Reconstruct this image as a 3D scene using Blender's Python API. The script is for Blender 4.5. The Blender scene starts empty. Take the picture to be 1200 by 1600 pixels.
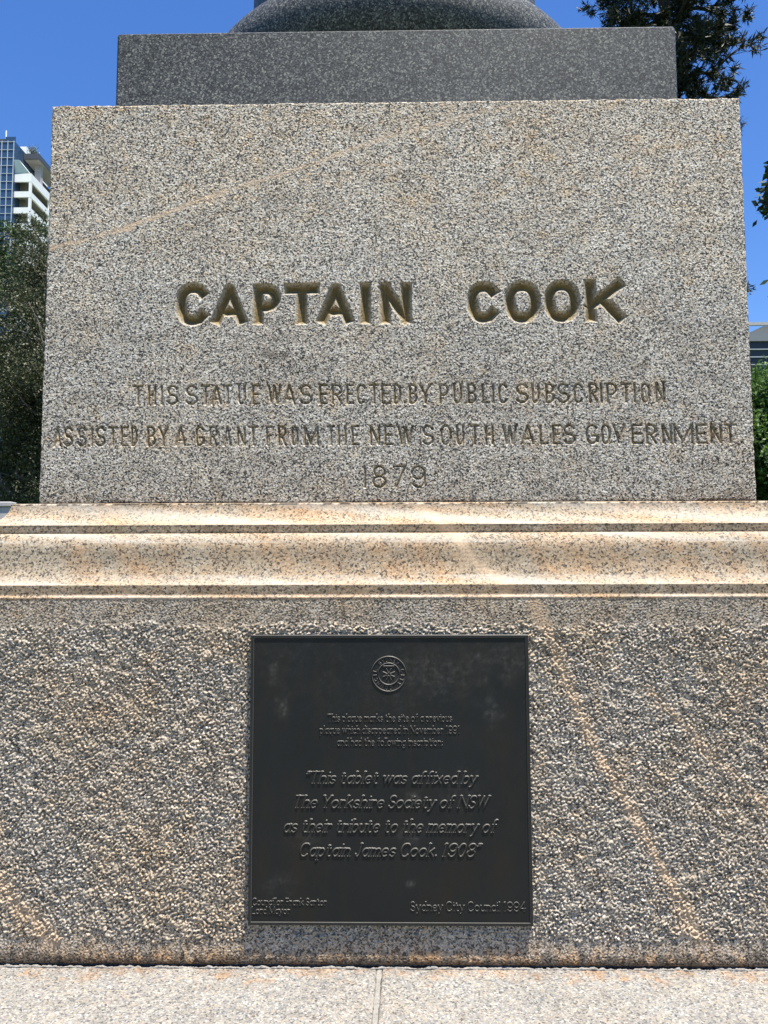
import bpy, math, random
import numpy as np
from mathutils import Matrix, Vector

sc = bpy.context.scene
col = sc.collection
rng = np.random.default_rng(7)
random.seed(7)

# ------------------------------------------------------------------ camera
FPX, CU, CV = 1200.0, 600.0, 800.0               # focal length and centre in photo pixels (1200 x 1600)
EYE = np.array([0.0, -1.65, 1.55])
PITCH, YAW, ROLL = math.radians(4.623), math.radians(-0.897), math.radians(-0.16)
_cp, _sp, _cy, _sy, _cr, _sr = math.cos(PITCH), math.sin(PITCH), math.cos(YAW), math.sin(YAW), math.cos(ROLL), math.sin(ROLL)
FWD = np.array([_sy*_cp, _cy*_cp, _sp]); _R = np.array([_cy, -_sy, 0.0]); _U = np.cross(_R, FWD)
RGT = _cr*_R + _sr*_U; UPV = -_sr*_R + _cr*_U

def at(u, v, d):
    """world point seen at photo pixel (u, v) on the plane d metres in front of the eye (along +Y)"""
    q = FWD + RGT*(u-CU)/FPX - UPV*(v-CV)/FPX
    return EYE + q/q[1]*d

cam = bpy.data.cameras.new('camera'); camo = bpy.data.objects.new('camera', cam); col.objects.link(camo)
cam.sensor_fit = 'VERTICAL'; cam.sensor_height = 24.0; cam.sensor_width = 18.0; cam.lens = 24.0*FPX/1600.0
cam.clip_start = 0.05; cam.clip_end = 3000.0
camo.matrix_world = Matrix(((RGT[0], UPV[0], -FWD[0], EYE[0]), (RGT[1], UPV[1], -FWD[1], EYE[1]), (RGT[2], UPV[2], -FWD[2], EYE[2]), (0, 0, 0, 1)))
sc.camera = camo
sc.render.resolution_x, sc.render.resolution_y = 768, 1024

# ------------------------------------------------------------------ sky and sun
SUN = np.array([0.185, -0.215, 0.955]); SUN /= np.linalg.norm(SUN)
w = bpy.data.worlds.new('World'); sc.world = w; w.use_nodes = True
nt = w.node_tree; bg = nt.nodes['Background']
sky = nt.nodes.new('ShaderNodeTexSky'); sky.sky_type = 'NISHITA'; sky.sun_disc = False
sky.sun_elevation = math.asin(SUN[2]); sky.sun_rotation = math.atan2(SUN[0], SUN[1])
sky.air_density = 1.0; sky.dust_density = 0.3; sky.ozone_density = 3.0; sky.altitude = 0
hs = nt.nodes.new('ShaderNodeHueSaturation'); hs.inputs['Saturation'].default_value = 1.27; hs.inputs['Hue'].default_value = .511
nt.links.new(sky.outputs[0], hs.inputs['Color']); nt.links.new(hs.outputs[0], bg.inputs[0]); bg.inputs[1].default_value = 0.09
sl = bpy.data.lights.new('sun', 'SUN'); sl.energy = 5.0; sl.angle = math.radians(0.53); sl.color = (1.0, 0.955, 0.87)
so = bpy.data.objects.new('sun', sl); col.objects.link(so)
so.rotation_euler = Vector(SUN).to_track_quat('Z', 'Y').to_euler(); so.location = (3, -3, 12)
sc.view_settings.view_transform = 'Standard'; sc.view_settings.look = 'None'
sc.view_settings.exposure = 1.25; sc.view_settings.gamma = 1.0
sc.cycles.max_bounces = 6

# ------------------------------------------------------------------ helpers
def tag(o, label=None, cat=None, group=None, kind=None):
    if label: o['label'] = label
    if cat: o['category'] = cat
    if group: o['group'] = group
    if kind: o['kind'] = kind
    return o

def thing(name, label, cat, loc=(0, 0, 0), group=None):
    o = bpy.data.objects.new(name, None); col.objects.link(o); o.location = loc; o.empty_display_size = .1
    return tag(o, label, cat, group)

def mesh(name, V, F, mat, parent=None, attrs=None, smooth=True, org=None):
    """one mesh object from numpy arrays; V in world coordinates; a part's origin is its thing's base"""
    V = np.asarray(V, dtype=np.float64).reshape(-1, 3)
    if parent is not None:
        p = parent; o0 = np.zeros(3)
        while p is not None: o0 = o0 + np.array(p.location); p = p.parent
    else: o0 = np.array(org if org is not None else (0, 0, 0), float)
    V = V - o0
    me = bpy.data.meshes.new(name)
    me.vertices.add(len(V)); me.vertices.foreach_set('co', V.astype(np.float32).ravel())
    if isinstance(F, np.ndarray):
        n, k = F.shape
        me.loops.add(n*k); me.loops.foreach_set('vertex_index', F.astype(np.int32).ravel())
        me.polygons.add(n); me.polygons.foreach_set('loop_start', np.arange(0, n*k, k, dtype=np.int32))
    else:
        tot = [len(f) for f in F]; n = len(F)
        me.loops.add(sum(tot)); me.loops.foreach_set('vertex_index', np.concatenate([np.array(f, dtype=np.int32) for f in F]))
        st = np.concatenate([[0], np.cumsum(tot)[:-1]]).astype(np.int32)
        me.polygons.add(n); me.polygons.foreach_set('loop_start', st)
    me.polygons.foreach_set('use_smooth', np.full(n, smooth, dtype=bool))
    me.update(calc_edges=True)
    for k_, a in (attrs or {}).items():
        at_ = me.attributes.new(k_, 'FLOAT', 'POINT'); at_.data.foreach_set('value', np.asarray(a, np.float32).ravel())
    me.materials.append(mat)
    o = bpy.data.objects.new(name, me); col.objects.link(o)
    if parent is not None: o.parent = parent
    elif org is not None: o.location = org
    return o

class MB:
    """collects simple shapes into one mesh"""
    def __init__(s): s.v = []; s.f = []; s.n = 0
    def add(s, V, F):
        s.v.append(np.asarray(V, float).reshape(-1, 3)); s.f += [[i+s.n for i in f] for f in F]; s.n += len(s.v[-1])
    def box(s, x0, x1, y0, y1, z0, z1, bev=0.0):
        if bev <= 0:
            V = [(x, y, z) for z in (z0, z1) for y in (y0, y1) for x in (x0, x1)]
            s.add(V, [(0, 2, 3, 1), (4, 5, 7, 6), (0, 1, 5, 4), (1, 3, 7, 5), (3, 2, 6, 7), (2, 0, 4, 6)]); return
        b = bev; c = []
        for z, i in ((z0, b), (z0+b, 0), (z1-b, 0), (z1, b)):
            c.append([(x0+i, y0+b, z), (x0+b, y0+i, z), (x1-b, y0+i, z), (x1-i, y0+b, z), (x1-i, y1-b, z), (x1-b, y1-i, z), (x0+b, y1-i, z), (x0+i, y1-b, z)])
        V = [p for r in c for p in r]; F = [list(range(7, -1, -1)), list(range(24, 32))]
        for r in range(3):
            for k in range(8): F.append((r*8+k, r*8+(k+1) % 8, r*8+8+(k+1) % 8, r*8+8+k))
        s.add(V, F)
    def tube(s, P, rad, n=7, cap=True):
        P = np.asarray(P, float); m = len(P); rad = np.broadcast_to(np.asarray(rad, float), (m,))
        T = np.gradient(P, axis=0); T /= np.linalg.norm(T, axis=1)[:, None]+1e-9
        ref = np.array([0, 0, 1.0]) if abs(T[0, 2]) < .9 else np.array([1.0, 0, 0])
        A = np.cross(T, ref); A /= np.linalg.norm(A, axis=1)[:, None]+1e-9; B = np.cross(T, A)
        th = np.arange(n)*2*math.pi/n
        V = P[:, None]+rad[:, None, None]*(A[:, None]*np.cos(th)[None, :, None]+B[:, None]*np.sin(th)[None, :, None])
        F = [(i*n+k, i*n+(k+1) % n, i*n+n+(k+1) % n, i*n+n+k) for i in range(m-1) for k in range(n)]
        if cap: F += [list(range(n-1, -1, -1)), list(range((m-1)*n, m*n))]
        s.add(V.reshape(-1, 3), F)
    def build(s, name, mat, parent=None, smooth=False, org=None):
        return mesh(name, np.concatenate(s.v), s.f, mat, parent, smooth=smooth, org=org)

def band_noise(ny, nx, dx, lam, bw=.45, aniso=1.0, seed=0, shear=0.0):
    """band-passed noise on a grid: wavelength lam metres, unit deviation"""
    r = np.random.default_rng(seed); n = r.standard_normal((ny, nx))
    ky = np.fft.fftfreq(ny, dx)[:, None]; kx = np.fft.rfftfreq(nx, dx)[None, :]
    k = np.sqrt(((kx+shear*ky)*aniso)**2+(ky/aniso)**2)*lam
    f = np.exp(-(np.log(np.maximum(k, 1e-6))/bw)**2/2)
    o = np.fft.irfft2(np.fft.rfft2(n)*f, s=(ny, nx)); return o/o.std()

def low_noise(ny, nx, dx, lam, seed=0, ax=1.0, az=1.0):
    r = np.random.default_rng(seed); n = r.standard_normal((ny, nx))
    ky = np.fft.fftfreq(ny, dx)[:, None]; kx = np.fft.rfftfreq(nx, dx)[None, :]
    f = 1/(1+((kx*lam*ax)**2+(ky*lam*az)**2))**1.3
    o = np.fft.irfft2(np.fft.rfft2(n)*f, s=(ny, nx)); o -= o.mean(); return o/o.std()

def sstep(a, b, x):
    t = np.clip((x-a)/(b-a), 0, 1); return t*t*(3-2*t)

def grid_faces(ny, nx):
    i = np.arange(ny-1)[:, None]*nx+np.arange(nx-1)[None, :]
    return np.stack([i, i+1, i+nx+1, i+nx], -1).reshape(-1, 4)

def line_dist(X, Z, P):
    """distance of grid points to a polyline, and position 0..1 along it"""
    D = np.full(X.shape, 1e9); S = np.zeros(X.shape)
    P = np.asarray(P, float); n = len(P)-1
    for i in range(n):
        a, b = P[i], P[i+1]; e = b-a; L2 = e@e
        t = np.clip(((X-a[0])*e[0]+(Z-a[1])*e[1])/L2, 0, 1)
        d = np.hypot(X-a[0]-t*e[0], Z-a[1]-t*e[1]); m = d < D
        D[m] = d[m]; S[m] = (i+t[m])/n
    return D, S

# ------------------------------------------------------------------ materials
class NT:
    def __init__(s, name):
        s.m = bpy.data.materials.new(name); s.m.use_nodes = True; s.t = s.m.node_tree
        s.b = s.t.nodes['Principled BSDF']; s.out = s.t.nodes['Material Output']
    def n(s, kind, **kw):
        q = s.t.nodes.new('ShaderNode'+kind)
        for k, v in kw.items(): setattr(q, k, v)
        return q
    def l(s, a, b): s.t.links.new(a, b)
    def val(s, x, sock):
        if hasattr(x, 'links') or hasattr(x, 'is_linked'): s.l(x, sock)
        else: sock.default_value = x
    def math(s, op, a, b=None, c=None, clamp=False):
        q = s.n('Math', operation=op); q.use_clamp = clamp
        s.val(a, q.inputs[0])
        if b is not None: s.val(b, q.inputs[1])
        if c is not None: s.val(c, q.inputs[2])
        return q.outputs[0]
    def mix(s, f, a, b, mode='MIX'):
        q = s.n('Mix', data_type='RGBA', blend_type=mode)
        s.val(f, q.inputs[0])
        for x, k in ((a, 6), (b, 7)):
            if isinstance(x, tuple): q.inputs[k].default_value = (*x, 1)
            else: s.l(x, q.inputs[k])
        return q.outputs[2]
    def noise(s, vec, scale, detail=3, rough=.55, out=0):
        q = s.n('TexNoise'); q.inputs['Scale'].default_value = scale; q.inputs['Detail'].default_value = detail; q.inputs['Roughness'].default_value = rough
        s.l(vec, q.inputs['Vector']); return q.outputs[out]
    def ramp(s, f, stops, interp='LINEAR'):
        q = s.n('ValToRGB'); r = q.color_ramp; r.interpolation = interp
        while len(r.elements) < len(stops): r.elements.new(0.5)
        for e, (p, c) in zip(r.elements, stops): e.position = p; e.color = (*c, 1) if isinstance(c, tuple) else (c, c, c, 1)
        s.l(f, q.inputs[0]); return q.outputs[0]
    def remap(s, x, a, b, c=0., d=1.):
        q = s.n('MapRange'); q.clamp = True; s.l(x, q.inputs[0])
        for i, v in enumerate((a, b, c, d)): q.inputs[1+i].default_value = v
        return q.outputs[0]
    def attr(s, nme):
        q = s.n('Attribute', attribute_name=nme); return q.outputs['Fac']
    def obj(s): return s.n('TexCoord').outputs['Object']
    def scale(s, vec, v):
        q = s.n('Mapping'); q.inputs['Scale'].default_value = v; s.l(vec, q.inputs[0]); return q.outputs[0]
    def bump(s, h, strength, dist, nrm=None):
        q = s.n('Bump'); q.inputs['Strength'].default_value = strength; q.inputs['Distance'].default_value = dist
        s.l(h, q.inputs['Height'])
        if nrm is not None: s.l(nrm, q.inputs['Normal'])
        s.l(q.outputs[0], s.b.inputs['Normal']); return q.outputs[0]
    def set(s, **kw):
        for k, v in kw.items():
            i = s.b.inputs[k.replace('_', ' ')]
            if isinstance(v, tuple): i.default_value = (*v, 1)
            else: s.val(v, i)

def granite(name, pal, scale=190, warm=(1.12, .88, .62), warm_amt=.5, rough=.78, bump=.35, spec=.3, orange=(1.25, .74, .42), grain2=.35, low=1.0, k=.76, tone=(1, 1, 1)):
    g = NT(name); v = g.obj()
    # jitter the lookup so that grain outlines are ragged
    nz = g.noise(v, 330, 2, .6, out=1)
    q = g.n('VectorMath', operation='MULTIPLY_ADD'); g.l(nz, q.inputs[0]); q.inputs[1].default_value = (.0035,)*3; g.l(v, q.inputs[2]); jv = q.outputs[0]
    def cells(sc_):
        a = g.n('TexVoronoi'); a.inputs['Scale'].default_value = sc_; g.l(jv, a.inputs['Vector'])
        s_ = g.n('SeparateColor'); g.l(a.outputs['Color'], s_.inputs[0]); return s_.outputs
    c1 = cells(scale); c2 = cells(scale*1.9)
    stops, p = [], 0.0
    for wgt, c in pal: stops.append((p, tuple(x*k*q_ for x, q_ in zip(c, tone)))); p += wgt
    a1 = g.ramp(c1[0], stops, 'CONSTANT'); a2 = g.ramp(c2[1], stops, 'CONSTANT')
    c = g.mix(grain2, a1, a2)
    # patches: warm / cold, light / dark
    lo = g.noise(v, 5.5, 4, .6); lo2 = g.noise(v, 17.0, 3, .6)
    wf = g.math('MULTIPLY', g.remap(lo, .42, .68), warm_amt)
    c = g.mix(wf, c, warm, 'MULTIPLY')
    tint = g.ramp(lo2, [(.25, (1-.16*low,)*3), (.75, (1+.10*low,)*3)])
    c = g.mix(1.0, c, tint, 'MULTIPLY')
    st = g.math('MULTIPLY', g.attr('stain'), g.remap(g.noise(v, 45, 3, .6), .25, .6))
    c = g.mix(st, c, orange, 'MULTIPLY')
    ve = g.attr('vein'); c = g.mix(g.math('MULTIPLY', ve, .9), c, (.50, .365, .24))
    di = g.attr('dirt'); c = g.mix(g.math('MULTIPLY', di, 1.0), c, (.26, .235, .21), 'MULTIPLY')  # surface dirt, plus shade painted on the fillets and block foot
    go = g.attr('gold'); c = g.mix(go, c, g.mix(g.noise(v, 60, 3), (.10, .071, .025), (.225, .158, .060)))
    wh = g.attr('pale_tone'); c = g.mix(g.math('MULTIPLY', wh, .75), c, (.47, .44, .385))
    g.l(c, g.b.inputs['Base Color']); g.set(Roughness=rough, Specular_IOR_Level=spec)
    if bump:
        h = g.math('ADD', g.noise(v, 260, 3, .65), g.math('MULTIPLY', c1[2], .25))
        g.bump(h, bump, .004)
    return g.m

PAL_BLOCK = [(.20, (.014, .014, .016)), (.10, (.080, .079, .078)), (.11, (.24, .235, .225)), (.27, (.49, .465, .425)), (.15, (.56, .49, .385)), (.17, (.74, .73, .70))]
PAL_LIGHT = [(.07, (.06, .06, .065)), (.12, (.15, .15, .155)), (.24, (.26, .26, .27)), (.28, (.37, .35, .325)), (.15, (.42, .37, .29)), (.14, (.52, .515, .50))]
PAL_PINK = [(.12, (.03, .028, .028)), (.10, (.14, .12, .11)), (.16, (.33, .285, .24)), (.32, (.47, .40, .315)), (.15, (.50, .40, .29)), (.15, (.58, .54, .49))]
PAL_BASE = [(.15, (.025, .025, .026)), (.14, (.10, .095, .09)), (.16, (.24, .22, .20)), (.26, (.42, .38, .325)), (.15, (.50, .42, .31)), (.14, (.60, .57, .53))]
PAL_DARK = [(.34, (.016, .017, .018)), (.28, (.045, .048, .050)), (.20, (.085, .088, .088)), (.12, (.15, .152, .14)), (.06, (.24, .238, .205))]
M = {}
M['block'] = granite('weathered grey granite', PAL_BLOCK, 350, k=.80, tone=(1.03, 1.005, .955), warm=(1.06, .95, .80), warm_amt=.38, bump=.08, orange=(1.10, .91, .70), grain2=.08)
M['mould'] = granite('pinkish dressed granite', PAL_PINK, 300, k=.67, tone=(1.0, .955, .85), warm=(1.10, .88, .66), warm_amt=.6, bump=.15, orange=(1.14, .84, .58), grain2=.2)
M['base'] = granite('rock faced granite', PAL_BASE, 300, k=.80, tone=(1.03, .99, .925), warm=(1.08, .94, .76), warm_amt=.7, bump=.15, orange=(1.16, .83, .54), grain2=.2)
M['step'] = granite('pale bush hammered granite', PAL_LIGHT, 290, k=.63, tone=(1.0, .992, .955), warm=(1.04, .97, .88), warm_amt=.4, bump=.3, orange=(1.14, .84, .62), grain2=.25)
M['dark'] = granite('polished dark granite', PAL_DARK, 290, k=.98, warm=(1.0, 1.0, .92), warm_amt=.4, rough=.5, bump=0, spec=.22, low=.8, grain2=.15)

def simple(name, colr, rough=.7, metal=0, nscale=None, var=.25, bump=0, bscale=80, spec=.4):
    g = NT(name); g.set(Roughness=rough, Metallic=metal, Specular_IOR_Level=spec)
    if nscale:
        v = g.obj(); n = g.noise(v, nscale, 4, .6)
        g.l(g.mix(1.0, colr, g.ramp(n, [(.3, (1-var,)*3), (.7, (1+var,)*3)]), 'MULTIPLY'), g.b.inputs['Base Color'])
        if bump: g.bump(g.noise(v, bscale, 4, .6), bump, .01)
    else: g.set(Base_Color=colr)
    return g.m
M['mortar'] = simple('pale pointing mortar', (.25, .235, .21), .9, nscale=120, var=.3, bump=.6, bscale=300)
M['joint'] = simple('dirty recessed joint', (.11, .082, .055), .95, nscale=60, var=.5, bump=.5, bscale=250)
M['whitewall'] = simple('white painted concrete', (.74, .74, .73), .7, nscale=.4, var=.06)
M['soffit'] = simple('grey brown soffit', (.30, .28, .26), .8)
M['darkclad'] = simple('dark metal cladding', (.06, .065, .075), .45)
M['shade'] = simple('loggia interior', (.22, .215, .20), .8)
M['glassblue'] = simple('blue facade glass', (.030, .065, .13), .12, spec=.8)
M['mullion'] = simple('pale aluminium', (.40, .44, .48), .4)
M['greyclad'] = simple('grey roof panels', (.15, .165, .18), .6)
M['darkglass'] = simple('dark banded glass', (.016, .022, .032), .35, spec=.35)
M['band'] = simple('pale floor edges', (.30, .33, .36), .6)
M['render'] = simple('grey cement render', (.34, .33, .33), .85, nscale=3, var=.15)
M['canvas'] = simple('white canvas', (.72, .74, .76), .8)
M['bark'] = simple('dark rough bark', (.035, .030, .026), .9, nscale=9, var=.5, bump=.8, bscale=30)
M['barkgrey'] = simple('grey fig bark', (.12, .105, .09), .9, nscale=6, var=.4, bump=.6, bscale=30)

def leaf_mat(name, a, b, rough=.45, spec=.4, trans=.15):
    g = NT(name); ge = g.n('NewGeometry')
    c = g.ramp(ge.outputs['Random Per Island'], [(0, a), (1, b)])
    g.l(c, g.b.inputs['Base Color']); g.set(Roughness=rough, Specular_IOR_Level=spec)
    tr = g.n('BsdfTranslucent'); g.l(c, tr.inputs[0]); mx = g.n('MixShader'); mx.inputs[0].default_value = trans
    g.l(g.b.outputs[0], mx.inputs[1]); g.l(tr.outputs[0], mx.inputs[2]); g.l(mx.outputs[0], g.out.inputs[0]); return g.m
M['needle'] = leaf_mat('dark pine needles', (.010, .016, .010), (.036, .042, .022), .55, .25, .05)
M['hoop'] = leaf_mat('green araucaria foliage', (.022, .058, .018), (.075, .13, .035), .5, .3, .1)
M['fig'] = leaf_mat('small glossy brown green leaves', (.024, .034, .013), (.085, .085, .038), .5, .3, .1)
M['broad'] = leaf_mat('bright green leaves', (.035, .085, .018), (.12, .20, .045), .5, .35, .3)
M['bigleaf'] = leaf_mat('dark broad leaves', (.012, .025, .010), (.035, .06, .02), .5, .3, .15)
M['roofplant'] = leaf_mat('silvery roof plant', (.10, .13, .10), (.22, .25, .20), .6, .3, .2)

def lawn_mat():
    g = NT('mown lawn'); v = g.obj()
    c = g.ramp(g.noise(v, .8, 5, .7), [(.3, (.035, .065, .015)), (.7, (.075, .11, .03))]); g.l(c, g.b.inputs['Base Color']); g.set(Roughness=.9, Specular_IOR_Level=.1)
    g.bump(g.noise(v, 60, 3, .7), .8, .03); return g.m
M['lawn'] = lawn_mat()
def pave_mat():
    g = NT('pale concrete paving'); v = g.obj()
    b = g.n('TexBrick'); g.l(v, b.inputs[0]); b.inputs['Scale'].default_value = 1.0; b.inputs['Mortar Size'].default_value = .006
    b.inputs['Brick Width'].default_value = .6; b.inputs['Row Height'].default_value = .6; b.offset = 0
    b.inputs['Color1'].default_value = (.22, .195, .16, 1); b.inputs['Color2'].default_value = (.26, .23, .19, 1); b.inputs['Mortar'].default_value = (.18, .17, .15, 1)
    g.l(g.mix(1.0, b.outputs[0], g.ramp(g.noise(v, 3, 5, .7), [(.3, .8), (.7, 1.1)]), 'MULTIPLY'), g.b.inputs['Base Color']); g.set(Roughness=.85); return g.m
M['pave'] = pave_mat()

# ------------------------------------------------------------------ ground
def disc(name, r, z, mat, n=64, inner=None):
    th = np.arange(n)*2*math.pi/n
    V = np.stack([r*np.cos(th), 1.0+r*np.sin(th), np.full(n, z)], 1)
    return mesh(name, V, [list(range(n))], mat, smooth=False)
tag(disc('ground', 2500, -.008, M['lawn']), kind='structure')
tag(disc('paved_terrace', 5.2, -.004, M['pave']), kind='structure')

# ------------------------------------------------------------------ the monument
CY = 1.008                                        # centre of the pedestal (world y)
mon = thing('stone_monument', 'tall granite monument pedestal with carved capital letters on its face', 'monument', (0, CY, 0))

def E(cx, cy, rx, ry, a0, a1, n=14, e=2.0):
    t = np.radians(np.linspace(a0, a1, n)); c, s = np.cos(t), np.sin(t)
    return np.stack([cx+rx*np.sign(c)*np.abs(c)**(2/e), cy+ry*np.sign(s)*np.abs(s)**(2/e)], 1)
def PL(*p): return np.array(p, float)
def J(*a): return np.concatenate(a)
CE = 2.4
CAPS = {
 'A': [PL((0, 0), (.5, 1), (1, 0)), PL((.17, .27), (.83, .27))],
 'B': [PL((0, 0), (0, 1)), J(PL((0, 1)), E(.5, .76, .42, .24, 90, -90), PL((0, .52))), J(PL((0, .52)), E(.52, .26, .48, .26, 90, -90), PL((0, 0)))],
 'C': [E(.52, .5, .52, .5, 42, 318, 22, CE)],
 'D': [PL((0, 0), (0, 1)), J(PL((0, 1)), E(.42, .5, .58, .5, 90, -90, 16, CE), PL((0, 0)))],
 'E': [PL((0, 0), (0, 1)), PL((0, 1), (1, 1)), PL((0, .52), (.8, .52)), PL((0, 0), (1, 0))],
 'F': [PL((0, 0), (0, 1)), PL((0, 1), (1, 1)), PL((0, .52), (.8, .52))],
 'G': [J(E(.52, .5, .52, .5, 42, 335, 24, CE)), PL((.55, .42), (1, .42)), PL((1, .42), (1, .1))],
 'H': [PL((0, 0), (0, 1)), PL((1, 0), (1, 1)), PL((0, .5), (1, .5))],
 'I': [PL((.5, 0), (.5, 1))],
 'J': [J(PL((.85, 1)), E(.45, .25, .4, .25, 0, -160, 10))],
 'K': [PL((0, 0), (0, 1)), PL((1, 1), (0, .33)), PL((.36, .6), (1, 0))],
 'L': [PL((0, 1), (0, 0)), PL((0, 0), (1, 0))],
 'M': [PL((0, 0), (0, 1)), PL((0, 1), (.5, .02)), PL((.5, .02), (1, 1)), PL((1, 1), (1, 0))],
 'N': [PL((0, 0), (0, 1)), PL((0, 1), (1, 0)), PL((1, 0), (1, 1))],
 'O': [E(.5, .5, .5, .5, 0, 360, 36, CE)],
 'P': [PL((0, 0), (0, 1)), J(PL((0, 1)), E(.5, .71, .5, .29, 90, -90), PL((0, .42)))],
 'R': [PL((0, 0), (0, 1)), J(PL((0, 1)), E(.5, .74, .46, .26, 90, -90), PL((0, .48))), PL((.42, .48), (1, 0))],
 'S': [J(E(.5, .745, .46, .255, 22, 270, 16), E(.5, .245, .5, .245, 90, -158, 16)[1:])],
 'T': [PL((.5, 0), (.5, 1)), PL((0, 1), (1, 1))],
 'U': [J(PL((0, 1)), E(.5, .3, .5, .3, 180, 360, 16), PL((1, 1)))],
 'V': [PL((0, 1), (.5, 0), (1, 1))],
 'W': [PL((0, 1), (.27, 0), (.5, .95), (.73, 0), (1, 1))],
 'Y': [PL((0, 1), (.5, .46), (1, 1)), PL((.5, .46), (.5, 0))],
 '1': [PL((.5, 0), (.5, 1)), PL((.5, 1), (.1, .92))],
 '4': [PL((.75, 0), (.75, 1), (0, .3), (1, .3))],
 '7': [PL((0, 1), (1, 1)), PL((1, 1), (.25, 0))],
 '8': [E(.5, .755, .42, .245, 0, 360, 26), E(.5, .255, .5, .255, 0, 360, 28)],
 '9': [E(.5, .70, .5, .30, 0, 360, 26), J(E(.5, .34, .5, .34, 0, 0, 1)+[0, .36], E(.5, .34, .5, .34, 0, -150, 14))],
 '0': [E(.5, .5, .45, .5, 0, 360, 30)],
 '.': [PL((.5, .02), (.5, .06))],
}
LOWW = {}
def low():
    b = lambda: E(.26, .31, .24, .31, 0, 360, 24)
    x = .62
    L = {
     'a': [b(), PL((.5, x), (.5, 0))], 'b': [PL((.02, 1), (.02, 0)), b()], 'c': [E(.26, .31, .26, .31, 45, 315, 16)],
     'd': [b(), PL((.5, 1), (.5, 0))], 'e': [J(PL((.02, .33), (.5, .33)), E(.26, .31, .25, .31, 5, 312, 18))],
     'f': [J(E(.34, .82, .16, .18, 60, 180, 8), PL((.18, 0))), PL((.02, x), (.4, x))],
     'g': [b(), J(PL((.5, x)), E(.26, -.08, .24, .22, 0, -150, 10))], 'h': [PL((.02, 1), (.02, 0)), J(E(.26, .38, .24, .24, 165, 0, 9), PL((.5, 0)))],
     'i': [PL((.06, x), (.06, 0)), PL((.06, .86), (.06, .90))], 'k': [PL((.02, 1), (.02, 0)), PL((.46, x), (.04, .28)), PL((.18, .38), (.5, 0))],
     'l': [PL((.06, 1), (.06, 0))],
     'm': [PL((.02, x), (.02, 0)), J(E(.22, .40, .19, .22, 165, 0, 8), PL((.41, 0))), J(E(.60, .40, .19, .22, 165, 0, 8), PL((.79, 0)))],
     'n': [PL((.02, x), (.02, 0)), J(E(.26, .38, .24, .24, 165, 0, 9), PL((.5, 0)))], 'o': [E(.27, .31, .27, .31, 0, 360, 26)],
     'p': [PL((.02, x), (.02, -.3)), b()], 'q': [b(), PL((.5, x), (.5, -.3))], 'r': [PL((.02, x), (.02, 0)), E(.24, .40, .2, .22, 170, 45, 7)],
     's': [J(E(.22, .465, .19, .155, 30, 270, 10), E(.22, .155, .2, .155, 90, -150, 10)[1:])],
     't': [J(PL((.14, .84)), E(.3, .16, .16, .16, 180, 300, 7)), PL((0, x), (.34, x))],
     'u': [J(PL((.02, x)), E(.26, .24, .24, .24, 180, 345, 9)), PL((.5, x), (.5, 0))],
     'v': [PL((0, x), (.24, 0), (.48, x))], 'w': [PL((0, x), (.2, 0), (.38, x), (.56, 0), (.76, x))], 'x': [PL((0, x), (.46, 0)), PL((0, 0), (.46, x))],
     'y': [PL((0, x), (.26, .02)), PL((.5, x), (.18, -.22), (.02, -.28))],
     ':': [PL((.05, .04), (.05, .08)), PL((.05, .5), (.05, .54))], ',': [PL((.08, .06), (.02, -.14))], '.': [PL((.05, .02), (.05, .06))],
     '“': [PL((.06, .98), (0, .80)), PL((.2, .98), (.14, .80))], '”': [PL((.06, .98), (0, .80)), PL((.2, .98), (.14, .80))],
    }
    return L
LOWER = low()
CAPW = {'M': .85, 'W': .95, 'N': .72, 'I': .12, 'J': .4, 'L': .48, 'S': .5, '1': .3, 'F': .5, 'T': .66, 'C': .66, 'Y': .66}

def stroke_depth(xs, zs, D, P, hw, sq=True, pen=None):
    """raise D (metres inside the stroke outline) along polyline P; square free ends run hw past the end points"""
    P = np.asarray(P, float); closed = np.hypot(*(P[0]-P[-1])) < 1e-6; n = len(P)-1
    for i in range(n):
        a, b = P[i], P[i+1]; e = b-a; L = np.hypot(*e)
        if L < 1e-7: continue
        e = e/L; h = hw
        if pen is not None: h = hw*(pen+(1-pen)*abs(e[1]))
        fa = sq and i == 0 and not closed; fb = sq and i == n-1 and not closed
        m = h*2.0
        i0, i1 = np.searchsorted(xs, [min(a[0], b[0])-m, max(a[0], b[0])+m]); j0, j1 = np.searchsorted(zs, [min(a[1], b[1])-m, max(a[1], b[1])+m])
        if i1 <= i0 or j1 <= j0: continue
        X, Z = np.meshgrid(xs[i0:i1]-a[0], zs[j0:j1]-a[1])
        t = X*e[0]+Z*e[1]; p = np.abs(-X*e[1]+Z*e[0])
        over = np.maximum(np.maximum(-t, t-L), 0); d = h-np.hypot(p, over)
        if fa: d = np.where(t < h, np.minimum(h-p, t+h), d)
        if fb: d = np.where(t > L-h, np.minimum(np.where(t > L-h, h-p, d), L+h-t), d)
        D[j0:j1, i0:i1] = np.maximum(D[j0:j1, i0:i1], d)

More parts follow.
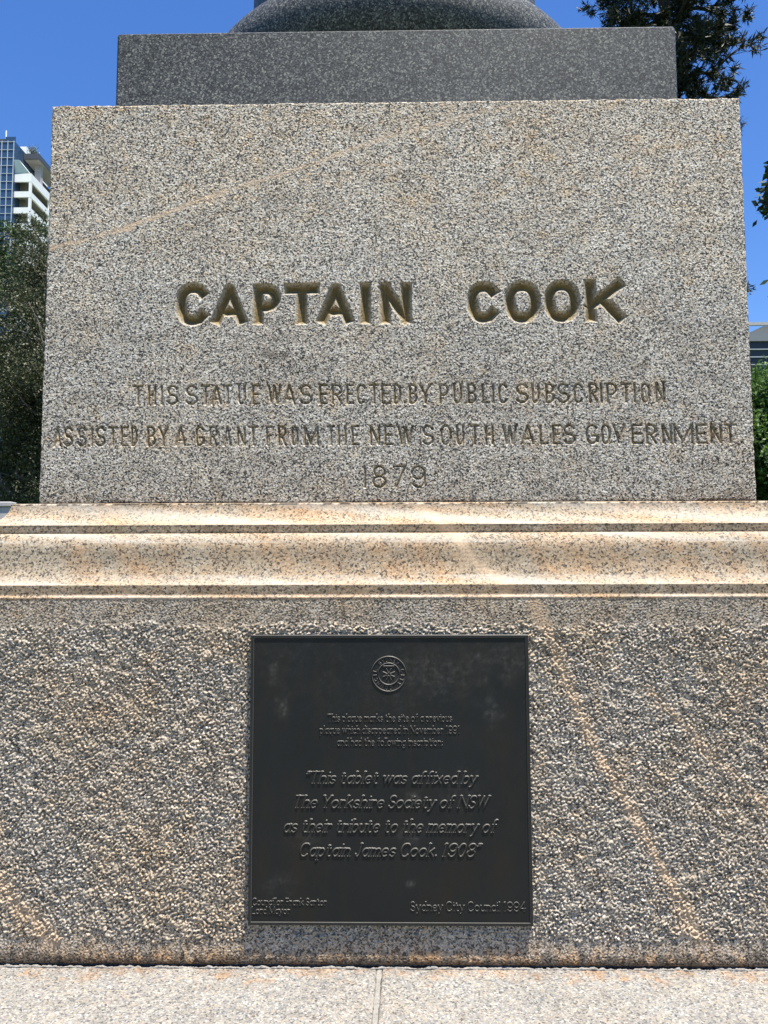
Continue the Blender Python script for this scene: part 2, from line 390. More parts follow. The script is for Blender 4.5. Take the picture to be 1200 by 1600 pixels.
# ---- carved die block
DB = 1.81; YB = DB-1.65
bx0, bx1 = -.852, .848; bz0, bz1 = 1.55+.1685, 1.55+.6430*DB
RES = .001
xs = np.arange(bx0, bx1+RES/2, RES); zs = np.arange(bz0, bz1+RES/2, RES); nx, ny = len(xs), len(zs)
X, Z = np.meshgrid(xs, zs)
def fb(u, v, d=DB):
    p = at(u, v, d); return np.array([p[0], p[2]])
Dbig = np.zeros((ny, nx)); Dsm = np.zeros((ny, nx))
def carve(D, ch, u0, u1, v0, v1, hw):
    a = fb(u0, v1); b = fb(u1, v0)
    x0, x1, z0, z1 = a[0]+hw, b[0]-hw, a[1]+hw, b[1]-hw
    for P in CAPS[ch]:
        Q = P*[x1-x0, z1-z0]+[x0, z0]
        stroke_depth(xs, zs, D, Q, hw)
for ch, u0, u1, v0, v1 in [('C', 272, 328, 440, 510), ('A', 329, 387, 442, 508), ('P', 393, 440, 442, 508), ('T', 442, 500, 441, 508), ('A', 495, 553, 441, 507),
                           ('I', 562, 579, 440, 507), ('N', 592, 644, 440, 507), ('C', 729, 781, 438, 506), ('O', 788, 845, 437, 506), ('O', 850, 907, 436, 505), ('K', 914, 976, 435, 504)]:
    carve(Dbig, ch, u0, u1, v0, v1, .0152)
L1 = [(200, [('T', 22, 98), ('H', 116, 180), ('I', 197, 219), ('S', 236, 318), ('S', 352, 442), ('T', 448, 516), ('A', 512, 590), ('T', 588, 654), ('U', 680, 738), ('E', 768, 830), ('W', 866, 962), ('A', 962, 1052), ('S', 1066, 1156)]),
      (490, [('E', 28, 90), ('R', 106, 186), ('E', 198, 254), ('C', 262, 332), ('T', 342, 412), ('E', 416, 486), ('D', 494, 550), ('.', 558, 584), ('B', 590, 652), ('Y', 655, 740), ('P', 780, 848), ('U', 868, 930), ('B', 956, 1022), ('L', 1045, 1100), ('I', 1110, 1132), ('C', 1150, 1216)]),
      (760, [('S', 180, 266), ('U', 278, 334), ('B', 364, 428), ('S', 440, 522), ('C', 540, 608), ('R', 636, 702), ('I', 706, 728), ('P', 748, 820), ('T', 838, 906), ('I', 914, 938), ('O', 962, 1026), ('N', 1054, 1118)])]
for o, ls in L1:
    for ch, a, b in ls:
        u0, u1 = o+a/4, o+b/4; dv = -4.0*(u0-200)/850
        carve(Dsm, ch, u0, u1, 600.5+dv, 634+dv, .0042)
L2 = [(70, [('A', 46, 108), ('S', 110, 182), ('S', 194, 266), ('I', 280, 302), ('S', 308, 386), ('T', 388, 458), ('E', 466, 526), ('D', 530, 582), ('B', 630, 698), ('Y', 702, 778), ('A', 808, 886), ('G', 934, 1002), ('R', 1020, 1088), ('A', 1106, 1172)]),
      (360, [('N', 34, 98), ('T', 108, 172), ('F', 214, 268), ('R', 290, 356), ('O', 374, 428), ('M', 452, 554), ('T', 598, 656), ('H', 664, 728), ('E', 750, 808), ('N', 866, 938), ('E', 956, 1022), ('W', 1038, 1148)]),
      (640, [('S', 74, 156), ('O', 188, 266), ('U', 286, 344), ('T', 374, 440), ('H', 466, 528), ('W', 574, 676), ('A', 696, 782), ('L', 808, 868), ('E', 888, 948), ('S', 958, 1042)]),
      (890, [('G', 98, 182), ('O', 194, 258), ('V', 268, 352), ('E', 384, 458), ('R', 474, 548), ('N', 576, 642), ('M', 648, 774), ('E', 788, 862), ('N', 878, 954), ('T', 968, 1040), ('.', 1060, 1090)])]
for o, ls in L2:
    for ch, a, b in ls:
        u0, u1 = o+a/4, o+b/4; dv = -5.0*(u0-80)/1080
        carve(Dsm, ch, u0, u1, 665.5+dv, 699+dv, .0042)
for ch, a, b in [('1', 205, 275), ('8', 325, 520), ('7', 585, 765), ('9', 810, 1008)]:
    carve(Dsm, ch, 540+a/8, 540+b/8, 726, 763.5, .0040)
dep = 1.35*np.minimum(Dbig, .0140)+1.3*np.minimum(Dsm, .0040)
n_f = band_noise(ny, nx, RES, .0048, .5, seed=3); n_m = band_noise(ny, nx, RES, .012, .6, seed=4)
edge = np.minimum(np.minimum(X-bx0, bx1-X), np.minimum(Z-bz0, bz1-Z))
en = low_noise(ny, nx, RES, .03, 8)
r_ = .0055*(1+.35*np.clip(en, -2, 2)); rr = np.clip(1-edge/r_, 0, 1); roundoff = r_*(1-np.sqrt(np.maximum(1-rr**2, 0)))
relief = .00010*n_f+.00016*n_m
Y = YB+dep+roundoff+relief*np.clip(edge/.003, 0.2, 1)
# surface colour marks on the block: a pale vein, rust runs, gilding left in the letters, lichen-grey patches
vp = [fb(u, v) for u, v in [(70, 388), (120, 379), (200, 355), (270, 329), (330, 306), (400, 284), (470, 262), (530, 240), (600, 216), (680, 195), (750, 177), (815, 160)]]
wob = low_noise(ny, nx, RES, .05, 21)
vd, vs = line_dist(X, Z, vp); vd = vd+.002*wob
vein = (1-sstep(.003, .0085, vd))*(.95-.5*vs)*(.75+.25*np.clip(low_noise(ny, nx, RES, .02, 22), -1, 1))
l_a = low_noise(ny, nx, RES, .10, 31, 1.0, .35); l_b = low_noise(ny, nx, RES, .06, 32)
hgt = (Z-bz0)/(bz1-bz0)
stain = np.clip(.45*sstep(.3, 1.6, l_a)*sstep(.45, .8, hgt)+.35*sstep(.7, 1.8, l_b)+.34*sstep(.42, .95, hgt), 0, 1)
inkd = np.maximum(Dsm, 0)
# brown halo round the lettering rows
near = np.zeros((ny, nx)); mask = ((Dsm > 0) | (Dbig > 0)).astype(float)
k_ = np.fft.rfft2(mask); kyy = np.fft.fftfreq(ny, RES)[:, None]; kxx = np.fft.rfftfreq(nx, RES)[None]
near = np.fft.irfft2(k_*np.exp(-2*(math.pi*.010)**2*(kxx**2+kyy**2)), s=(ny, nx))
halo = np.clip(near*1.6, 0, 1)*sstep(-.2, 1.2, low_noise(ny, nx, RES, .12, 33))*(Z < fb(600, 560)[1])
stain = np.clip(stain+.75*halo, 0, 1)
gold = np.clip((.50*sstep(.0002, .0018, Dbig)+.43*sstep(.005, .010, Dbig))+6.5*.1*sstep(.0008, .0028, Dsm)*(.7+.3*np.clip(low_noise(ny, nx, RES, .05, 34), -1, 1)), 0, 1)
dirt = .20*sstep(.70, .30, hgt)+.22*sstep(.14, .0, hgt)*(.6+.4*np.clip(l_b, -1, 1))
dirt = dirt+.13*sstep(.1, 1.6, low_noise(ny, nx, RES, .14, 35, 1.6, .5))+.10*sstep(.2, 1.6, low_noise(ny, nx, RES, .05, 36, 1.2, .25))
dirt = dirt+.45*sstep(.010, .0, Z-bz0)  # painted joint shadow along the foot of the block
for u, v, ru, rv, am in [(505, 316, 9, 6, .5), (432, 556, 20, 6, .55), (786, 549, 16, 6, .4), (985, 576, 22, 9, .35), (660, 548, 25, 14, .25), (380, 335, 14, 10, .2), (150, 620, 40, 18, .12)]:
    c_ = fb(u, v); q = np.hypot((X-c_[0])/(ru*.0015), (Z-c_[1])/(rv*.0015))+.35*wob
    dirt = dirt+am*np.exp(-np.maximum(q, 0)**2)
front = np.stack([X, Y, Z], -1).reshape(-1, 3)
# the four sides, top and bottom of the block as a coarser shell that meets the rounded arris
yb2 = YB+1.70
def shell(x0, x1, y0, y1, z0, z1, nz=40, ny_=60):
    V, F = [], []; n0 = 0
    for xx in (x0, x1):
        g1, g2 = np.meshgrid(np.linspace(y0, y1, ny_), np.linspace(z0, z1, nz))
        V.append(np.stack([np.full(g1.shape, xx), g1, g2], -1).reshape(-1, 3)); f = grid_faces(nz, ny_)
        F.append((f[:, ::-1] if xx == x0 else f)+n0); n0 += len(V[-1])
    for zz in (z0, z1):
        g1, g2 = np.meshgrid(np.linspace(x0, x1, 50), np.linspace(y0, y1, ny_))
        V.append(np.stack([g1, g2, np.full(g1.shape, zz)], -1).reshape(-1, 3)); f = grid_faces(ny_, 50)
        F.append((f[:, ::-1] if zz == z0 else f)+n0); n0 += len(V[-1])
    g1, g2 = np.meshgrid(np.linspace(x0, x1, 50), np.linspace(z0, z1, nz))
    V.append(np.stack([g1, np.full(g1.shape, y1), g2], -1).reshape(-1, 3)); F.append(grid_faces(nz, 50)[:, ::-1]+n0)
    return np.concatenate(V), np.concatenate(F)
sv, sf = shell(bx0, bx1, YB+.0045, yb2, bz0, bz1)
nfr = len(front); z_ = np.zeros(len(sv))
at_b = {k: np.concatenate([a.ravel(), z_]) for k, a in dict(vein=vein, stain=stain, gold=gold, dirt=dirt, pale_tone=.25*sstep(0, .0012, Dbig)*(1-sstep(.003, .006, Dbig))).items()}  # big letter rims paled to paint in their sunlit edge
mesh('die_block', np.concatenate([front, sv]), np.concatenate([grid_faces(ny, nx), sf+nfr]), M['block'], mon, at_b, smooth=False)

# ---- dark plinth, torus and drum above
DP = 1.921; YP = DP-1.65; hp = .7385; zp1 = 1.55+.7477*DP
m = MB(); m.box(-hp+.002, hp+.002, YP, YP+2*hp-.001, bz1+.003, zp1, .006); m.build('dark_plinth', M['dark'], mon)
m = MB(); m.box(-hp+.012, hp-.008, YP+.010, YP+2*hp-.011, bz1-.001, bz1+.0035); m.build('mortar_bed', M['mortar'], mon)
def lathe(name, prof, mat, n=128, cx=0.0, cy=CY, parent=mon, closed=False):
    prof = np.asarray(prof, float); k = len(prof); th = np.arange(n)*2*math.pi/n
    V = np.stack([cx+prof[None, :, 0]*np.cos(th)[:, None], cy+prof[None, :, 0]*np.sin(th)[:, None], np.broadcast_to(prof[None, :, 1], (n, k))], -1).reshape(-1, 3)
    F = []
    for i in range(n):
        for j in range(k-1): F.append((i*k+j, ((i+1) % n)*k+j, ((i+1) % n)*k+j+1, i*k+j+1))
    return mesh(name, V, F, mat, parent)
rt, rc = .142, .553
a_ = np.radians(np.linspace(-90, 90, 30))
lathe('torus_base', [(.05, zp1+.001)]+[(rc+rt*math.cos(t), zp1+rt+.001+rt*math.sin(t)) for t in a_]+[(.05, zp1+2*rt+.001)], M['dark'])
zt = zp1+2*rt+.001
lathe('column_shaft', [(.05, zt+.001), (.535, zt+.001), (.535, zt+.028), (.523, zt+.034), (.512, zt+.05), (.507, zt+.075), (.500, zt+1.6), (.495, zt+3.2), (.05, zt+3.2)], M['dark'])

# ---- moulded course between base and block: a profile carried round four mitred sides
prof = []                                          # (outward offset from the block's face, height)
zz = lambda h: 1.55+h
q = [(.0, .1655), (.043, .165), (.045, .1635)]
for t in np.linspace(0, 90, 12): q.append((.101-.056*math.cos(math.radians(t)), .1115+.052*(1-math.sin(math.radians(t)))))
q += [(.1005, .1095), (.1005, .0935), (.100, .0922)]
# ogee: rounded shoulder above, flare below
for s in 1-np.cos(np.linspace(0, math.pi, 34))*.5-.5:
    a1 = min(s/.34, 1); a2 = max((s-.5)/.5, 0)
    q.append((.099+.024*math.sqrt(max(1-(1-a1)**2, 0))+.004*s+.025*(1-math.sqrt(max(1-a2**2, 0))), .0918-.1135*s))
q += [(.1525, -.0222), (.1525, -.0240), (.1520, -.0450), (.1570, -.0482), (.1572, -.0500), (.1560, -.0540)]
q = np.array(q)
def square_ring(prof, half_x, cyc, half_y, nseg=220, sd=5, rough=.0004):
    rs = np.random.default_rng(sd); per = []
    s1 = np.linspace(-1, 1, nseg); s2 = np.linspace(-1, 1, 40)
    for a in s1[:-1]: per.append((a, -1))
    for a in s2[:-1]: per.append((1, a))
    for a in s2[:-1]: per.append((-a, 1))
    for a in s2[:-1]: per.append((-1, -a))
    per = np.array(per); k = len(prof); n = len(per)
    O = prof[None, :, 0]+rough*rs.standard_normal((n, k)); H = np.broadcast_to(prof[None, :, 1], (n, k))
    V = np.stack([per[:, None, 0]*(half_x+O), cyc+per[:, None, 1]*(half_y+O), 1.55+H], -1)
    i = np.arange(n)[:, None]*k+np.arange(k-1)[None]; i2 = ((np.arange(n)+1) % n)[:, None]*k+np.arange(k-1)[None]
    F = np.stack([i, i+1, i2+1, i2], -1).reshape(-1, 4)[:, ::-1]
    return V.reshape(-1, 3), F, per
def resample(p, step=.003):
    o = [p[0]]
    for a, b in zip(p[:-1], p[1:]):
        n = max(1, int(np.ceil(np.hypot(*(b-a))/step)))
        for j in range(1, n+1): o.append(a+(b-a)*j/n)
    return np.array(o)
qr = resample(q, .004)
mv, mf, per = square_ring(qr, .850, YB+.85, .85, nseg=420, rough=.00025)
xm, zm = mv[:, 0], mv[:, 2]-1.55
nz2 = np.interp
_r = np.random.default_rng(12); _s = np.cumsum(_r.standard_normal(400)); 
def n1(x, f, sd):
    r = np.random.default_rng(sd); ph = r.uniform(0, 6.28, 9); fr = f*r.uniform(.4, 2.2, 9); am = r.uniform(.4, 1, 9)
    return sum(a*np.sin(x*q_+p) for a, q_, p in zip(am, fr, ph))/2.2
st = .24+.28*np.clip(n1(xm, 14, 1)+n1(zm*3+xm*4, 9, 2), -1, 1)
st = st+.4*((zm < -.040) & (zm > -.056))
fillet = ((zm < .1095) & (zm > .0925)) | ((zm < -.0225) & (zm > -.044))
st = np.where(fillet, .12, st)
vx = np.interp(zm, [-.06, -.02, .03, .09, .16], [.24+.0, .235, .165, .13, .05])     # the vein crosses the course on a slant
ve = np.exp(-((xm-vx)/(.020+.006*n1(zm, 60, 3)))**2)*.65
fillet_shade = np.where(fillet, .38+.12*n1(xm, 25, 5), 0)  # upright fillets darkened to paint in their shade
ble = np.clip(.25+.3*n1(xm*1.0+zm*10, 11, 7), 0, .5)*(~fillet)*((zm > .07) | (zm < .0))  # paler in patches along the upper and lower bands only
mesh('moulded_course', mv, mf, M['mould'], mon, dict(stain=np.clip(st, 0, 1), vein=np.clip(ve, 0, 1), dirt=np.clip(fillet_shade, 0, 1), pale_tone=ble))

# ---- rock faced base course
hb = 1.004; Rb = .0013
zb0, zb1 = 1.55-.8072, 1.55-.0535
xb = np.arange(-hb, hb+Rb/2, Rb); zb = np.arange(zb0, zb1+Rb/2, Rb); nbx, nby = len(xb), len(zb)
XB, ZB = np.meshgrid(xb, zb); ZR = ZB-1.55
rz1, rz0 = -.1085, -.752
n1r = band_noise(nby, nbx, Rb, .0104, .45, 1.06, 51, .12); n2r = band_noise(nby, nbx, Rb, .0056, .4, 1.0, 52); n3r = band_noise(nby, nbx, Rb, .045, .5, 1, 53)
wl = .006*low_noise(nby, nbx, Rb, .03, 54)
inrough = sstep(-.005, .005, np.minimum(rz1-ZR, ZR-rz0)+wl)
hh = (n1r+.30*n2r)*np.clip(1+.16*low_noise(nby, nbx, Rb, .045, 57), .45, 1.7)
disp = inrough*(.00116*hh+.0008*n3r+.0012)+(1-inrough)*(.00035*band_noise(nby, nbx, Rb, .006, .5, seed=55))
YBASE = .004
eb = np.clip(1-(ZB-zb0)/.012, 0, 1); rnd = .010*(1-np.sqrt(np.maximum(1-eb**2, 0)))
YF = YBASE-disp+rnd
def fa(u, v): p = at(u, v, 1.65); return np.array([p[0], p[2]])
wb = low_noise(nby, nbx, Rb, .04, 61)
veinb = np.zeros(XB.shape)
for pts, wd, am in [([(835, 940), (862, 1000), (880, 1050), (905, 1110), (930, 1170), (965, 1230), (1000, 1290), (1030, 1345), (1062, 1410), (1095, 1470)], .0125, .66),
                    ([(1010, 1075), (1060, 1125), (1110, 1180), (1160, 1225), (1200, 1262)], .011, .4), ([(-10, 1375), (20, 1410), (50, 1440), (85, 1475)], .016, .7)]:
    d_, s_ = line_dist(XB, ZB, [fa(u, v) for u, v in pts]); d_ = np.maximum(d_+.0028*wb, 0)
    veinb = np.maximum(veinb, am*np.exp(-(d_/wd)**2))
lb = low_noise(nby, nbx, Rb, .08, 62); lb2 = low_noise(nby, nbx, Rb, .05, 63, .5, 1.5)
stainb = np.clip(.20*sstep(.4, 1.8, lb)+.5*veinb, 0, 1)
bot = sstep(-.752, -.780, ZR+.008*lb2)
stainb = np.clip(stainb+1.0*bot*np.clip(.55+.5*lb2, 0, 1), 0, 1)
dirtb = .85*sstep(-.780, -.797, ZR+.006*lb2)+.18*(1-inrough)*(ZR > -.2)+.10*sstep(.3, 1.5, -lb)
front = np.stack([XB, YF, ZB], -1).reshape(-1, 3)
sv, sf = shell(-hb, hb, YBASE+.004, 2*(YB+.85)-YBASE, zb0, zb1, 60, 60)
z_ = np.zeros(len(sv))
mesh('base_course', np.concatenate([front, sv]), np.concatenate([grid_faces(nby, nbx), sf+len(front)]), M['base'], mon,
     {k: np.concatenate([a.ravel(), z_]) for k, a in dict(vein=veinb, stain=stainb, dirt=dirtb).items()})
# recessed dirty joint under the base and a ragged lip of mortar in front of it
m = MB(); m.box(-.99, .99, .022, 2*(YB+.85)-.022, 1.55-.8125, zb0+.0008); m.build('bed_joint', M['joint'], mon)
ZS = 1.55-.8125                                   # top of the step
rs = np.random.default_rng(77); n_ = 700; xx = np.linspace(-.99, .99, n_)
jit = np.convolve(rs.standard_normal(n_+8), np.ones(9)/9, 'valid')
jit2 = np.convolve(rs.standard_normal(n_+2), np.ones(3)/3, 'valid')
m = MB(); m.tube(np.stack([xx, .006+.004*jit, ZS+.0012+.0012*jit2], 1), np.clip(.0024+.0022*jit+.0008*jit2, .0008, .006), 6); m.build('mortar_lip', M['mortar'], mon, smooth=True)

# ---- step: slabs with an open joint filled with pale mortar
ja = at(593, 1513, 1.0); jb = at(585.5, 1600, 1.0)
def on_step(u, v):
    q_ = FWD + RGT*(u-CU)/FPX - UPV*(v-CV)/FPX; t = (ZS-EYE[2])/q_[2]; return EYE+q_*t
jA, jB = on_step(593, 1514), on_step(585.5, 1600); jd = (jB-jA)/(jB[1]-jA[1])
YS0, YS1 = -.48, .30
def slab(name, xa, xb_, y0, y1, seed, attr=True):
    """grid topped slab; xa / xb_ are functions of y giving its left and right joints"""
    dy = .0028; yy = np.arange(y0, y1+dy/2, dy); W = abs(xb_(y0)-xa(y0)); nxx = int(W/dy)+1
    s = np.linspace(0, 1, nxx); A = np.array([xa(t) for t in yy]); B = np.array([xb_(t) for t in yy])
    GX = A[:, None]+(B-A)[:, None]*s[None]; GY = np.broadcast_to(yy[:, None], GX.shape)
    n = len(yy)
    hz = .00035*band_noise(n, nxx, dy, .009, .45, seed=seed)+.0006*band_noise(n, nxx, dy, .05, .5, seed=seed+1)
    ed = np.minimum(np.minimum(GX-A[:, None], B[:, None]-GX), GY-y0); r = np.clip(1-ed/.006, 0, 1); hz = hz*np.clip(ed/.004, .3, 1)-.006*(1-np.sqrt(np.maximum(1-r**2, 0)))
    V = np.stack([GX, GY, ZS+hz], -1).reshape(-1, 3); F = grid_faces(n, nxx)
    # skirt: front and the two joints
    ln = low_noise(n, nxx, dy, .05, seed+2)
    stn = np.clip(sstep(-.045, .0, GY+.012*ln)*(.45+.3*ln)+.15*sstep(.5, 1.6, ln), 0, 1); drt = .35*sstep(-.03, .01, GY+.008*ln)*sstep(-.5, 1.2, low_noise(n, nxx, dy, .12, seed+5))
    base = len(V); lowz = ZS-.24
    idx = np.concatenate([np.arange(nxx-1, -1, -1)+0*n, ])          # front row, right to left
    lft = np.arange(n)*nxx; rgt = np.arange(n)*nxx+nxx-1; top = np.concatenate([lft[::-1], np.arange(nxx)[1:], rgt[1:]])
    LV = V[top].copy(); LV[:, 2] = lowz; k = len(top)
    SF = np.stack([top[:-1], base+np.arange(k-1), base+np.arange(1, k), top[1:]], 1)
    return mesh(name, np.concatenate([V, LV]), np.concatenate([F, SF]), M['step'], mon, dict(stain=np.concatenate([stn.ravel(), np.zeros(k)]), dirt=np.concatenate([drt.ravel(), np.zeros(k)])))
jx = lambda y: jA[0]+jd[0]*(y-jA[1])
slab('step_slab', lambda y: -1.48, lambda y: jx(y)-.0045, YS0, YS1, 201)
slab('step_slab', lambda y: jx(y)+.0045, lambda y: 1.48, YS0, YS1, 301)
n_ = 160; yy = np.linspace(YS0+.004, .02, n_); jit = np.convolve(rs.standard_normal(n_+6), np.ones(7)/7, 'valid')
wj = .0050+.0012*jit; hj = ZS-.0012+.0012*np.convolve(rs.standard_normal(n_+4), np.ones(5)/5, 'valid')
V = np.concatenate([np.stack([jx(yy)+k_*wj, yy, hj-(.0004 if k_ else -.0008)], 1) for k_ in (-1, 0, 1)]); 
F = [(a*n_+i, (a+1)*n_+i, (a+1)*n_+i+1, a*n_+i+1) for a in (0, 1) for i in range(n_-1)]
mesh('joint_mortar', V, F, M['mortar'], mon)
# the core the slabs sit against, side slabs, and two lower steps
m = MB(); m.box(-1.48, 1.48, .302, 2*(YB+.85)+.48, ZS-.24, ZS-.001, .006); m.build('step_core', M['step'], mon)
m = MB(); m.box(-1.83, 1.83, -.83, 2*(YB+.85)+.83, ZS-.49, ZS-.241, .008); m.build('lower_step', M['step'], mon)
m = MB(); m.box(-2.18, 2.18, -1.18, 2*(YB+.85)+1.18, -.003, ZS-.491, .008); m.build('bottom_step', M['step'], mon)

# ------------------------------------------------------------------ bronze plaque
def bronze(name, base, rough, metal, patch=True):
    g = NT(name); v = g.obj()
    n = g.noise(v, 7, 4, .6); c = g.mix(g.remap(n, .35, .7), base, tuple(x*1.35 for x in base))
    c = g.mix(g.remap(g.noise(g.scale(v, (1, 1, .35)), 14, 5, .65), .45, .7), c, (.0115, .0095, .0068))
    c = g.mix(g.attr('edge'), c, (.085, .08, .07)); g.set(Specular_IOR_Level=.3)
    if patch:
        w_ = g.attr('wear_sheen'); w2 = g.math('MULTIPLY', g.math('MULTIPLY', w_, .7), g.remap(g.noise(v, 120, 3, .7), .3, .7)); c = g.mix(w2, c, (.16, .15, .135))
    g.l(c, g.b.inputs['Base Color']); g.set(Metallic=metal)
    g.l(g.remap(g.noise(v, 40, 4, .6), .3, .7, rough-.06, rough+.08), g.b.inputs['Roughness'])
    g.bump(g.noise(v, 500, 2, .6), .12, .002); return g.m
M['bronze'] = bronze('dark patinated bronze', (.0060, .0069, .0071), .50, .1)
M['bronze_letter'] = bronze('dark bronze lettering', (.0060, .0069, .0071), .48, .1, False)
M['bronze_edge'] = bronze('worn bronze edge', (.010, .0108, .0108), .45, .1, False)
YPL = -.0085                                       # front of the plate; it stands just proud of the rock face
pc = (at(394, 992, 1.65+YPL)+at(827, 992.5, 1.65+YPL)+at(386, 1444.5, 1.65+YPL)+at(831.5, 1447, 1.65+YPL))/4
p_l = (at(394, 992, 1.65+YPL)[0]+at(386, 1444.5, 1.65+YPL)[0])/2; p_r = (at(827, 992.5, 1.65+YPL)[0]+at(831.5, 1447, 1.65+YPL)[0])/2
p_t = at(610, 992, 1.65+YPL)[2]; p_b = at(610, 1446, 1.65+YPL)[2]
plq = thing('bronze_plaque', 'dark square bronze plaque with raised lettering fixed to the rough granite base', 'plaque', ((p_l+p_r)/2, YPL, p_b))
PW, PH = (p_r-p_l)/2, p_t-p_b; px0 = (p_l+p_r)/2
# plate with a fine grid for worn spots and a painted sheen
pr = .004; gx = np.arange(p_l+.004, p_r-.004, pr); gz = np.arange(p_b+.004, p_t-.004, pr); GX, GZ = np.meshgrid(gx, gz)
def fp(u, v): p = at(u, v, 1.65+YPL); return np.array([p[0], p[2]])
wear_sheen = np.zeros(GX.shape); wn = low_noise(len(gz), len(gx), pr, .03, 91); wn2 = low_noise(len(gz), len(gx), pr, .012, 92)
for u, v, ru, rv, am in [(690, 1045, 75, 34, .20), (440, 1100, 9, 14, .5), (427, 1052, 5, 14, .4), (770, 1112, 12, 16, .3), (455, 1020, 60, 18, .07), (800, 1030, 30, 20, .28),  # wide upper spots paint a soft sheen; the small ones are stains
                         (648, 1248, 8, 12, .6), (640, 1305, 18, 10, .4), (570, 1085, 120, 40, .05), (640, 1382, 5, 3, .9), (430, 1380, 20, 15, .16), (720, 1240, 30, 25, .12), (480, 1310, 22, 10, .15)]:
    c_ = fp(u, v); wear_sheen += am*np.exp(-np.maximum(np.hypot((GX-c_[0])/(ru*.00137), (GZ-c_[1])/(rv*.00137))+.3*wn, 0)**2)*np.clip(.8+.35*wn2, .2, 1.6)
m_v = np.stack([GX, np.full(GX.shape, YPL), GZ], -1).reshape(-1, 3)
n0 = len(m_v); a, b, c_, d_ = 0, len(gx)-1, len(gx)*len(gz)-1, len(gx)*(len(gz)-1)
bkv = m_v[[a, b, c_, d_]].copy(); bkv[:, 1] = YBASE+.004
F = [tuple(f) for f in grid_faces(len(gz), len(gx))]
bot = list(range(a, b+1)); rgt = [b+i*len(gx) for i in range(len(gz))]; tp = list(range(c_, d_-1, -1)); lf = [d_-i*len(gx) for i in range(len(gz))]
F += [bot[::-1]+[n0, n0+1], rgt[::-1]+[n0+1, n0+2], tp[::-1]+[n0+2, n0+3], lf[::-1]+[n0+3, n0]]
mesh('plate', np.concatenate([m_v, bkv]), F, M['bronze'], plq, dict(wear_sheen=np.concatenate([np.clip(wear_sheen, 0, 1).ravel(), np.zeros(4)])), smooth=False)
# raised rim
def rim(x0, x1, z0, z1, wd, y0, y1, bev):
    loops = []
    for ins, y in ((0, YBASE+.004), (0, y0+bev), (bev, y0), (wd-bev, y0), (wd, y0+bev*.7), (wd, y1)):
        loops.append([(x0+ins, y, z0+ins), (x1-ins, y, z0+ins), (x1-ins, y, z1-ins), (x0+ins, y, z1-ins)])
    V = [p for l in loops for p in l]; F = []
    for r in range(len(loops)-1):
        for k in range(4): F.append((r*4+k, r*4+(k+1) % 4, r*4+4+(k+1) % 4, r*4+4+k))
    return V, F
V, F = rim(p_l, p_r, p_b, p_t, .0065, YPL-.0024, YPL+.001, .0009)
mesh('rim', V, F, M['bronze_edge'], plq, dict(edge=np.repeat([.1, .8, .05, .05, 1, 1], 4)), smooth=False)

def relief(name, strokes, hw, hmax, x0, x1, z0, z1, res=.0006, pen=.5, mat='bronze_letter', slope=1.5, par=None):
    xs_ = np.arange(x0, x1, res); zs_ = np.arange(z0, z1, res); D = np.full((len(zs_), len(xs_)), -1.0)
    for P, k in strokes: stroke_depth(xs_, zs_, D, P, hw*k, sq=False, pen=pen)
    H = np.minimum(hmax, D*slope+.0003); on = D > -.0002; H[~on] = -.0006
    GX_, GZ_ = np.meshgrid(xs_, zs_); ids = np.full(D.shape, -1)
    cell = on[:-1, :-1] | on[1:, :-1] | on[:-1, 1:] | on[1:, 1:]
    vm = np.zeros(D.shape, bool); vm[:-1, :-1] |= cell; vm[1:, :-1] |= cell; vm[:-1, 1:] |= cell; vm[1:, 1:] |= cell
    ids[vm] = np.arange(vm.sum())
    V = np.stack([GX_[vm], YPL-H[vm], GZ_[vm]], 1); j, i = np.nonzero(cell)
    F = np.stack([ids[j, i], ids[j, i+1], ids[j+1, i+1], ids[j+1, i]], 1)
    gz_ = np.gradient(np.maximum(H, 0), res, axis=0); ed = (.08+.92*np.clip(-gz_*1.2, 0, 1))[vm]   # upward edges paled to paint in the sun catching them
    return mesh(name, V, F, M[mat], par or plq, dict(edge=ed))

def layout(txt, serif=.115):
    S, x = [], 0.0
    for ch in txt:
        if ch == ' ': x += .34; continue
        if ch in LOWER: g = LOWER[ch]; wdt = max(p[:, 0].max() for p in g)
        else: wdt = CAPW.get(ch, .62); g = [p*[wdt, 1] for p in CAPS[ch]]
        for P in g:
            S.append((P+[x, 0], 1.0))
            if serif and np.hypot(*(P[0]-P[-1])) > 1e-6 and len(P) > 1:
                for e_, o_ in ((P[0], P[1]), (P[-1], P[-2])):
                    dl = np.abs(e_-o_)
                    if dl[1] > 1.6*dl[0] and dl[1] > .15: S.append((np.array([e_+[x-serif, 0], e_+[x+serif, 0]]), 1.25))
        x += wdt+.20
    return S, x-.2
def text_line(name, txt, u0, u1, vtop, vbase, hw, hmax, slant=0.0, pen=.5, serif=.10):
    a = fp(u0, vbase); b = fp(u1, vbase); h = fp(u0, vtop)[1]-a[1]
    S, wd = layout(txt, serif); w_ = b[0]-a[0]-slant*h*.9; out = []
    for P, k in S:
        Q = P.copy(); Q[:, 1] = P[:, 1]*h+a[1]; Q[:, 0] = P[:, 0]/wd*w_+a[0]+slant*(Q[:, 1]-a[1]); out.append((Q, k))
    return relief(name, out, hw, hmax, a[0]-.02, b[0]+.02, a[1]-.02, a[1]+h+.01, pen=pen)
